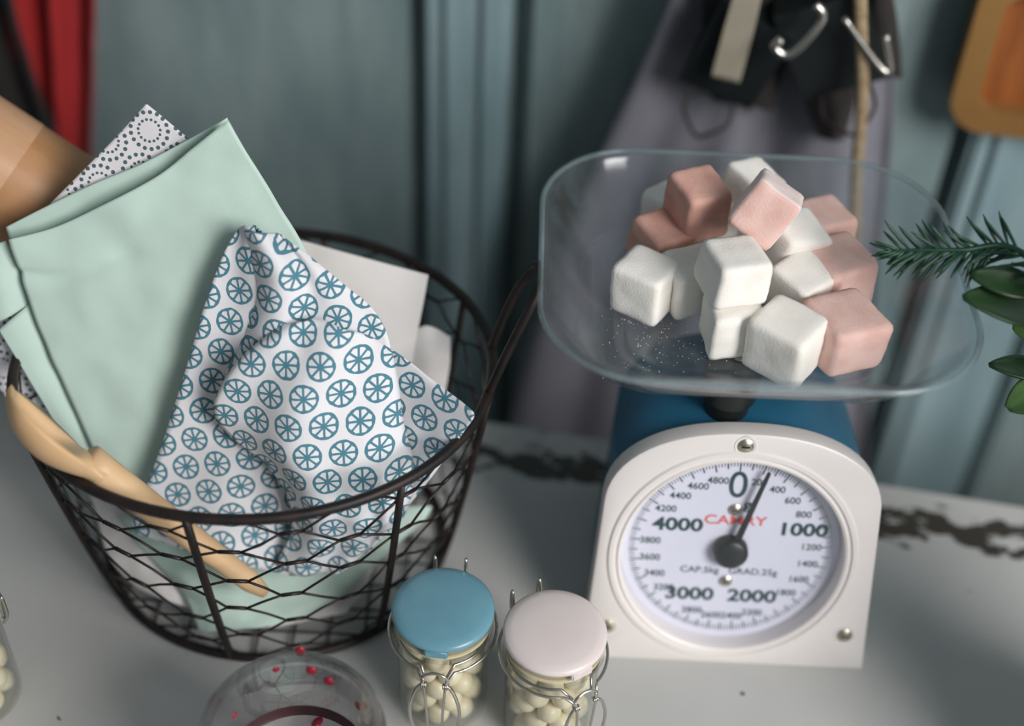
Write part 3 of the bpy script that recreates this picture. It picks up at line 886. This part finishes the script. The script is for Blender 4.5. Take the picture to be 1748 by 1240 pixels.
# ------------------------------------------------------------------ clip-top jars
def jar(name, loc, rz, lidmat, label, layers, seed):
    e = empty(name, loc, rz); tag(e, label, 'jar', 'clip-top spice jars')
    body_ = lathe('glass_body', [(0, .0), (.022, .0), (.0255, .003), (.026, .008), (.026, .056), (.0255, .062), (.0245, .066), (.0245, .074), (.0285, .0755), (.0285, .0785), (.0235, .0785),
                             (.0228, .066), (.0238, .060), (.0238, .008), (.021, .0045), (0, .0045)], M['glass'], e, 56)
    lathe('gasket', [(.0205, .0787), (.0272, .0787), (.0272, .0800), (.0205, .0800), (.0205, .0787)], M['gasket'], e, 48)
    lid = lathe('lid', [(0, .0922), (.014, .0919), (.023, .0909), (.0272, .0896), (.0286, .0882), (.0286, .0868), (.0278, .0860), (.0, .0860)], lidmat, e, 64)
    lathe('lid_glass', [(.0, .0858), (.0274, .0858), (.0278, .0830), (.0262, .0802), (.0, .0802)], M['glass'], lid, 56)
    prism('lid_tab', [(-.0065, -.029), (.0065, -.029), (.0065, -.0255), (-.0065, -.0255)], .0815, .0868, lidmat, lid, None, .0008)  # lid colour on the tab stands in for a coloured reflection
    ring = [V(.0256*math.cos(a), .0256*math.sin(a), .0705) for a in [math.radians(-90+22+k*316/60) for k in range(61)]]
    tube('neck_wire', [V(.006, -.0305, .067)] + ring + [V(-.006, -.0305, .067)], .0009, M['steel'], e, 8)
    # lid bail: from the rear hinge over the lid flange sides to the front
    bail = [V(-.0085, .029, .0715)] + [V(s*.0302*math.sin(a), .0302*math.cos(a), .080) for s, rng in ((-1, range(4, 33)),) for a in [k/36*PI for k in rng]]
    for s in (-1, 1):
        pts = [V(s*.0085, .0285, .0700), V(s*.0085, .0325, .0790), V(s*.0088, .0318, .0935), V(s*.0088, .0300, .0860), V(s*.0090, .0292, .0750)]
        tube('hinge_loop', spline(pts, 5), .0009, M['steel'], e, 8)
        b = [V(s*.0302*math.sin(a), .0302*math.cos(a), .0745-.005*(k/28)) for k, a in enumerate([PI*(.09+.80*q/28) for q in range(29)])]
        b += [V(s*.0072, -.0335, .0680), V(s*.0066, -.0345, .0640)]
        tube('lid_wire', b, .0009, M['steel'], e, 8)
    # front lever: outer loop and inner hanger
    lev = [V(-.0066, -.0345, .0655), V(-.0105, -.0352, .0600), V(-.0138, -.0352, .0440), V(-.0125, -.0340, .0230), V(-.0060, -.0330, .0130), V(.0060, -.0330, .0130),
           V(.0125, -.0340, .0230), V(.0138, -.0352, .0440), V(.0105, -.0352, .0600), V(.0066, -.0345, .0655)]
    tube('lever', spline(lev, 6), .0010, M['steel'], e, 8)
    han = [V(-.0066, -.0335, .0690), V(-.0058, -.0350, .0610), V(-.0045, -.0348, .0380), V(-.0040, -.0335, .0140)]
    for s in (-1, 1): tube('lever_spring', spline([V(s*-p.x, p.y, p.z) for p in han], 5), .0008, M['steel'], e, 8)
    tube('catch_bar', spline([V(-.0072, -.0330, .0650), V(-.006, -.0336, .0715), V(0, -.0330, .0735), V(.006, -.0336, .0715), V(.0072, -.0330, .0650)], 5), .0009, M['steel'], e, 8)
    for s in (-1, 1):
        coil = [V(s*(.0045+.0030*k/24), -.0345+.0016*math.cos(k*PI/4), .0645+.0016*math.sin(k*PI/4)) for k in range(25)]
        tube('spring_coil', coil, .0005, M['steel'], e, 6)
    return e
def candies(center, layers, seed, lab):
    rnd = random.Random(seed)
    for k in range(layers):
        z = .0045+.0070+k*.0123
        spots = [((.0164*math.cos(2*PI*(i+.5*(k % 2))/7+seed), .0164*math.sin(2*PI*(i+.5*(k % 2))/7+seed))) for i in range(7)] + [(0, 0)]
        for i, (x, y) in enumerate(spots):
            o = bpy.data.objects.new('candy_pearl', CANDY); col.objects.link(o)
            o.location = Vector(center)+V(x, y, z+(.004 if i == 7 else 0)); o.rotation_euler = (rnd.random()*3, rnd.random()*3, 0)
            tag(o, lab, 'candy', 'candy pearls in '+lab.split(' in ')[1])
bm = bmesh.new(); bmesh.ops.create_uvsphere(bm, u_segments=16, v_segments=10, radius=.0069)
for v_ in bm.verts: v_.co *= 1+.03*noise.noise(v_.co*300)
CANDY = bpy.data.meshes.new('candy_pearl'); bm.to_mesh(CANDY); bm.free(); CANDY.materials.append(M['candy'])
CANDY.polygons.foreach_set('use_smooth', [True]*len(CANDY.polygons))
jb = atz(760, 1036, .090); jb.z = 0; jb.x -= .0012
jw = atz(941, 1075, .090); jw.z = 0; jw.x += .0022
jl = V(-.3055, .4620, 0)
jar('spice_jar', jb, math.radians(-4), M['lid_blue'], 'clip-top glass jar with glossy blue lid', 5, 1)
jar('spice_jar', jw, math.radians(32), M['lid_cream'], 'clip-top glass jar with pale cream lid', 5, 2)
jar('spice_jar', jl, math.radians(-100), M['lid_cream'], 'clip-top glass jar standing alone left of the wire basket', 3, 3)
candies(jb, 5, 1, 'round cream candy pearl in the blue-lidded jar')
candies(jw, 5, 2, 'round cream candy pearl in the cream-lidded jar')
candies(jl, 3, 3, 'round cream candy pearl in the lone jar beside the basket')

# ------------------------------------------------------------------ open glass with jam traces
M['tumbler'] = clear('tumbler_glass', (.76, .77, .78), .06, .06, (.45, .45, .46), 1.2, 1.6)
_nt = M['tumbler'].node_tree; _out = _nt.nodes['Material Output']; _src = _out.inputs[0].links[0].from_socket
_gb = _nt.nodes.new('ShaderNodeBsdfGlass'); _gb.inputs['Roughness'].default_value = .04; _gb.inputs['IOR'].default_value = 1.45
_mx = _nt.nodes.new('ShaderNodeMixShader'); _mx.inputs[0].default_value = .55
_nt.links.new(_src, _mx.inputs[1]); _nt.links.new(_gb.outputs[0], _mx.inputs[2]); _nt.links.new(_mx.outputs[0], _out.inputs[0])
gt = atz(496, 1236, .110)
gl = empty('glass_tumbler', (gt.x, gt.y, 0)); tag(gl, 'open thick-rimmed glass with dark red jam traces inside', 'glass')
lathe('glass_wall', [(0, 0), (.036, 0), (.041, .004), (.0425, .012), (.0430, .080), (.0440, .090), (.0470, .094), (.0472, .098), (.0450, .100), (.0452, .107), (.0440, .1095), (.0420, .1095), (.0405, .107),
                     (.0402, .100), (.0385, .092), (.0392, .080), (.0390, .012), (.034, .008), (0, .007)], M['tumbler'], gl, 72)
M['yog'] = plain('grey_residue', (.42, .40, .40), .5, c2=(.30, .27, .27), nscale=50)
lathe('residue', [(0, .0605), (.030, .0600), (.0375, .0612), (.0385, .0640), (.0385, .057), (0, .056)], M['yog'], gl, 48)
lathe('jam_ring', [(.0365, .0612), (.0378, .0630), (.0388, .0670), (.0388, .0615), (.0365, .0600)], plain('dried_jam', (.035, .018, .018), .4, c2=(.07, .02, .025)), gl, 56)
for k in range(16):
    a = random.uniform(0, 2*PI); r = random.uniform(.005, .035); s = random.uniform(.0010, .0026)
    bm = bmesh.new(); bmesh.ops.create_uvsphere(bm, u_segments=10, v_segments=6, radius=1)
    bmesh.ops.transform(bm, matrix=Matrix.Translation((r*math.cos(a), r*math.sin(a), .0610)) @ Matrix.Rotation(a*3, 4, 'Z') @ Matrix.Diagonal((s*1.6, s, s*.5, 1)), verts=bm.verts)
    bm_obj('jam_speck', bm, M['jam'], gl, True)
for a, z, rr, s in ((92, .1085, .0445, .0030), (110, .1005, .0403, .0020), (84, .098, .040, .0030), (70, .094, .0388, .003), (150, .085, .039, .002), (40, .09, .039, .0025)):
    a = math.radians(a)
    bm = bmesh.new(); bmesh.ops.create_uvsphere(bm, u_segments=10, v_segments=8, radius=1)
    bmesh.ops.transform(bm, matrix=Matrix.Translation((rr*math.cos(a), rr*math.sin(a), z)) @ Matrix.Rotation(a, 4, 'Z') @ Matrix.Diagonal((s*.45, s, s*1.1, 1)), verts=bm.verts)
    bm_obj('jam_drip', bm, M['jam'], gl, True)

# ------------------------------------------------------------------ greenery from an unseen vase, added to hold it and shade the table
vz = V(.365, .405, 0)
# (bushy leaves in the vase, unseen, added to block light from the right)
M['vase'] = plain('vase_stoneware', (.45, .46, .44), .4)
va = lathe('vase', [(0, 0), (.044, 0), (.056, .02), (.062, .07), (.052, .125), (.036, .16), (.040, .172), (.037, .172), (.033, .16), (.048, .125), (.058, .07), (.052, .02), (0, .006)], M['vase'], None, 48, (0, 0, 0))
va.location = vz; tag(va, 'unseen grey stoneware vase added to hold the fir twig and shade the table', 'vase')
tw0, tw1 = aty(1524, 428, .592), aty(1748, 434, .585)
twig = empty('fir_twig', tw1); tag(twig, 'dark green fir twig reaching over the tray rim', 'twig')
path = spline([tw0, (tw0*.5+tw1*.5)+V(0, 0, .0015), tw1, tw1*.6+V(vz.x, vz.y, .22)*.4+V(0, 0, .012), V(vz.x-.010, vz.y+.01, .185), V(vz.x-.004, vz.y, .03)], 10)
tube('stem', [p-tw1 for p in path], [.0008+.0012*min(1, i/18) for i in range(len(path))], M['needle'], twig, 7)
def needle_mesh():
    v, f = tube_data([V(0, 0, 0), V(0, 0, .35), V(0, .02, .75), V(0, .05, 1)], [.05, .085, .08, .02], 5)
    me = bpy.data.meshes.new('needle'); me.from_pydata([tuple(p) for p in v], [], f); me.polygons.foreach_set('use_smooth', [True]*len(me.polygons)); me.materials.append(M['needle']); return me
NM = needle_mesh()
cum = 0; ni = 0
for i in range(34):
    p = path[i]; q = path[i+1]; t = (q-p).normalized()*-1
    sdv = t.cross(FWD).normalized()
    for s in (-1, 1):
      for lay in (0, 1):
        for kk in range(1):
            if s*sdv.z > 0 and (i+lay) % 2: continue
            b = p + (q-p)*random.random()
            ang = math.radians(random.uniform(42, 62)) if lay == 0 else math.radians(random.uniform(26, 44))
            if i < 3: ang *= .3+.22*i
            d = (t*math.cos(ang) + sdv*s*math.sin(ang) - FWD*(.30 if lay else -.05)*random.uniform(.3, 1.3)).normalized()
            o = bpy.data.objects.new('needle', NM); col.objects.link(o); o.parent = twig
            o.location = b-tw1; o.rotation_euler = d.to_track_quat('Z', 'Y').to_euler()
            L = random.uniform(.017, .023) if i > 2 else random.uniform(.010, .015)
            o.scale = (.0118, .0118, L)
sprig = empty('leafy_sprig', V(vz.x, vz.y, .03)); tag(sprig, 'leafy sprig with thick glossy green leaves below the fir twig', 'sprig')
SOF = sprig.location.copy()
def leaf(base, tip, wd, mat, up, cup=.25):
    base, tip = Vector(base), Vector(tip); L = (tip-base).length; d = (tip-base).normalized()
    up = (up-d*up.dot(d)).normalized(); sd_ = d.cross(up)
    n, m = 12, 6; v, f = [], []
    for i in range(n+1):
        t = i/n; w_ = wd*math.sin(PI*min(1, t*.93+.05))**.75
        for j in range(m+1):
            s = (j/m-.5)*2
            v.append(base + d*L*t + sd_*w_*s + up*(cup*w_*abs(s)**1.5 - .10*L*t*t) - SOF)
    f = [(i*(m+1)+j, i*(m+1)+j+1, (i+1)*(m+1)+j+1, (i+1)*(m+1)+j) for i in range(n) for j in range(m)]
    o = mesh_obj('leaf', v, f, mat, sprig)
    mm = o.modifiers.new('thickness', 'SOLIDIFY'); mm.thickness = .0014
    return o
Y = .572
node = aty(1790, 545, Y)
stem = spline([aty(1765, 450, Y), aty(1782, 500, Y), node, aty(1830, 640, Y), V(vz.x+.006, vz.y+.004, .19), V(vz.x+.004, vz.y+.004, .03)], 8)
tube('stem', [p-SOF for p in stem], .0018, M['leaf'], sprig, 7)
tc = -FWD
leaf(node, aty(1657, 498, Y-.006), .0120, M['leaf'], V(.1, -.3, 1))
leaf(aty(1782, 500, Y), aty(1663, 463, Y+.004), .0085, M['leaf'], V(0, -.5, 1))
leaf(aty(1785, 560, Y), aty(1728, 560, Y+.004), .0065, M['leaf_light'], V(0, -.8, .6))
leaf(aty(1800, 640, Y), aty(1697, 616, Y-.004), .0075, M['leaf'], V(0, -.3, 1))
leaf(aty(1795, 645, Y), aty(1722, 700, Y-.01), .0105, M['leaf_light'], V(-.3, -1, .4), .6)
leaf(aty(1800, 620, Y), aty(1880, 560, Y-.02), .012, M['leaf'], V(0, -.4, 1))
leaf(aty(1765, 450, Y), aty(1840, 400, Y-.02), .011, M['leaf'], V(0, -.4, 1))

for k in range(18):  # unseen bushy leaves, added to shade the right side of the table
    a = 2*PI*k/18*2.4; h = .18+.012*k
    b = V(vz.x+.008*math.cos(a), vz.y+.008*math.sin(a), h)
    L = random.uniform(.055, .085)
    leaf(b, b+V(math.cos(a)*L*.62+.012, math.sin(a)*L*.62, L*.45), .017, M['leaf'], V(-math.cos(a)*.4, -math.sin(a)*.4, 1))
tube('stem', [V(vz.x, vz.y, .02)-SOF, V(vz.x+.004, vz.y, .2)-SOF, V(vz.x+.006, vz.y, .39)-SOF], .002, M['leaf'], sprig, 7)
# ------------------------------------------------------------------ things hanging on the wall
def wallpt(px, py, off): return onplane(px, py, WP-WN*off, WN)
def hang(e, name, rows, off, mat, **k):
    return part_sheet(e, name, rows, WP-WN*off, WN, mat, **k)
def topof(px, py, off):      # height on the wall in z
    return wallpt(px, py, off)
# grey linen apron gathered in the clips
ap = empty('linen_apron', wallpt(1300, 150, .03)); tag(ap, 'grey linen apron hanging in folds from binder clips behind the scale', 'apron')
def folds(a, b, s, t): return .014*math.sin(s*17+1.0)*(.25+.75*t) + .008*math.sin(s*31)*t
hang(ap, 'cloth', lerprows([(1180, -90), (1100, 100), (1015, 280), (935, 480), (860, 760), (800, 1000)],
                           [(1500, -90), (1525, 100), (1520, 280), (1500, 480), (1480, 760), (1465, 1000)], 9), .05, M['grey_linen'], wr=.003, wf=14, seed=21, extra=folds)
def clip(px, py, tilt, label, sz=.036, off=.085):
    c = wallpt(px, py, off); e = empty('binder_clip', c); tag(e, label, 'clip', 'binder clips on the apron')
    e.rotation_euler = (0, math.radians(tilt), math.atan2(WX.y, WX.x))
    h, wd = sz*.62, sz
    # triangular spring-steel body
    prof = [(-.013, h), (-.0022, -h*.75), (0, -h), (.0022, -h*.75), (.013, h)]
    v, f = [], []
    for x in (-wd/2, wd/2):
        for y, z in prof: v.append(V(x, y, z))
        for y, z in reversed(prof): v.append(V(x, y*.86, z*.94))
    n = len(prof)*2
    for k in range(n): f.append((k, (k+1) % n, n+(k+1) % n, n+k))
    f.append(tuple(range(n))); f.append(tuple(reversed(range(n, 2*n))))
    mesh_obj('clip_body', v, f, M['black_plastic'], e, False)
    box('spine', (0, 0, h), (wd, .027, .0016), M['black_plastic'], e)
    for s in (-1, 1):
        pts = [V(-wd*.28, s*.001, -h*.95), V(-wd*.30, s*.012, -h*1.3), V(-wd*.14, s*.018, -h*1.55), V(0, s*.019, -h*1.7), V(wd*.14, s*.018, -h*1.55), V(wd*.30, s*.012, -h*1.3), V(wd*.28, s*.001, -h*.95)]
        if s > 0: pts = [V(p.x, .0135+.002, h*.9-(p.z+h)*-.75) for p in pts]
        tube('wire_arm', spline(pts, 6), .0014, M['iron'], e, 8)
    return e
clip(1255, 95, 18, 'black binder clip with a pale paper tag', .055)
c2_ = clip(1420, 75, -25, 'black binder clip beside the jute cord', .058)
tube('wire_arm', [p-c2_.location for p in spline([wallpt(a, b, .118) for a, b in ((1392, 8), (1404, 34), (1352, 92), (1322, 82), (1334, 66))], 6)], .0030, M['steel'], c2_, 8).matrix_parent_inverse = c2_.matrix_basis.inverted() @ Matrix.Translation(c2_.location)
tube('wire_arm', [p-c2_.location for p in spline([wallpt(a, b, .112) for a, b in ((1440, 30), (1500, 112), (1520, 118), (1512, 60))], 6)], .0022, M['steel'], c2_, 8).matrix_parent_inverse = c2_.matrix_basis.inverted() @ Matrix.Translation(c2_.location)  # extra steel wire, put in as a bright glint by the dark straps
pt_ = empty('paper_tag', wallpt(1262, 80, .105)); tag(pt_, 'small beige paper tag tucked in the binder clip', 'tag')
part_sheet(pt_, 'paper', lerprows([(1252, -10), (1235, 50), (1214, 130)], [(1300, -5), (1285, 60), (1262, 142)], 3), WP-WN*.105, WN, plain('tag_card', (.34, .31, .24), .7), wr=.0005, seed=22)
dg_ = empty('strap_bundle', wallpt(1450, 60, .07)); tag(dg_, 'black leather strap bundle hanging over the apron behind the cord', 'strap')
part_sheet(dg_, 'strap', lerprows([(1205, -120), (1200, 0), (1200, 90), (1215, 175)], [(1330, -120), (1340, 0), (1345, 90), (1320, 190)], 5, .010), WP-WN*.066, WN, M['black_cloth'], wr=.006, wf=30, seed=23)
part_sheet(dg_, 'strap', lerprows([(1350, -120), (1345, 20), (1365, 130), (1395, 235)], [(1470, -120), (1480, 20), (1470, 130), (1440, 240)], 5, .012), WP-WN*.068, WN, M['black_cloth'], wr=.006, wf=30, seed=24)
part_sheet(dg_, 'strap', lerprows([(1470, -120), (1480, 0), (1485, 70), (1480, 128)], [(1500, -120), (1525, 0), (1535, 70), (1540, 130)], 4, .008), WP-WN*.066, WN, M['black_cloth'], wr=.004, wf=30, seed=25)
rp = wallpt(1466, -60, .10)
rope_pts = [WP+WX*((wallpt(1440, -160, .02)-WP).dot(WX)+.006)-WN*.062+V(0,0,RAILZ-.006), WP+WX*((wallpt(1440, -160, .02)-WP).dot(WX)+.009)-WN*.068+V(0,0,RAILZ-.03), wallpt(1464, -60, .10), wallpt(1470, 60, .105), wallpt(1472, 160, .105), wallpt(1462, 300, .10), wallpt(1458, 420, .095)]
rope = tube('jute_cord', spline(rope_pts, 8), .0042, M['jute'], None, 10); tag(rope, 'beige jute cord hanging in front of the grey apron', 'cord')
# orange board with pale rounded frame
bo = empty('wooden_tray', wallpt(1700, 60, .02)); tag(bo, 'orange wooden tray with rounded tan frame hanging on the wall', 'tray')
BF = basis(V(0, 0, 0), WX, V(0, 0, 1), -WN)
c0 = wallpt(1608, 205, .02); sL, zL = (c0-WP).dot(WX), c0.z
bw_, bh_ = .20, .13
oc = WP + WX*(sL+bw_/2) + V(0, 0, zL+bh_/2)-WN*.012
bo.location = oc
outer = rrect(bw_/2, bh_/2, .028, 8); inner = rrect(bw_/2-.018, bh_/2-.020, .012, 8)
def frame_ring():
    bm = bmesh.new(); L = []
    for pl_, z in ((outer, 0), (outer, .020), (inner, .022), (inner, .004)): L.append([bm.verts.new((x, y, z)) for x, y in pl_])
    n = len(outer)
    for a, b in zip(L, L[1:]+L[:1]):
        for k in range(n): bm.faces.new((a[k], a[(k+1) % n], b[(k+1) % n], b[k]))
    bmesh.ops.transform(bm, matrix=BF, verts=bm.verts)
    return sharp(bm_obj('frame', bm, M['board_rim'], bo), 40)
frame_ring(); prism('panel', inner, .002, .008, M['board_orange'], bo, BF)
# red towel, and a plain black sheet partly over it
rt = empty('red_towel', wallpt(100, 100, .03)); tag(rt, 'red cotton towel hanging on the wall behind the rolling pin', 'towel')
def rf(a, b, s, t): return .010*math.sin(s*13+.6)+.004*math.sin(s*29)
hang(rt, 'cloth', lerprows([(0, -330), (10, -160), (20, 0), (40, 140), (70, 300), (80, 420)], [(180, -330), (176, -160), (168, 0), (164, 140), (160, 300), (158, 420)], 7), .03, M['red_cloth'], wr=.002, seed=26, extra=rf)
bt = empty('black_sheet', wallpt(-20, 100, .05)); tag(bt, 'black sheet hanging beside and partly over the red towel', 'towel')
hang(bt, 'cloth', lerprows([(-190, -330), (-190, -160), (-180, 0), (-160, 140), (-140, 300), (-130, 420)], [(-10, -330), (8, -160), (30, 0), (70, 140), (120, 270), (140, 340)], 7), .056, M['black_cloth'], wr=.002, seed=27, extra=rf)
for px in (-60, 90, 1240, 1440, 1690): peg((wallpt(px, -160, .02)-WP).dot(WX))
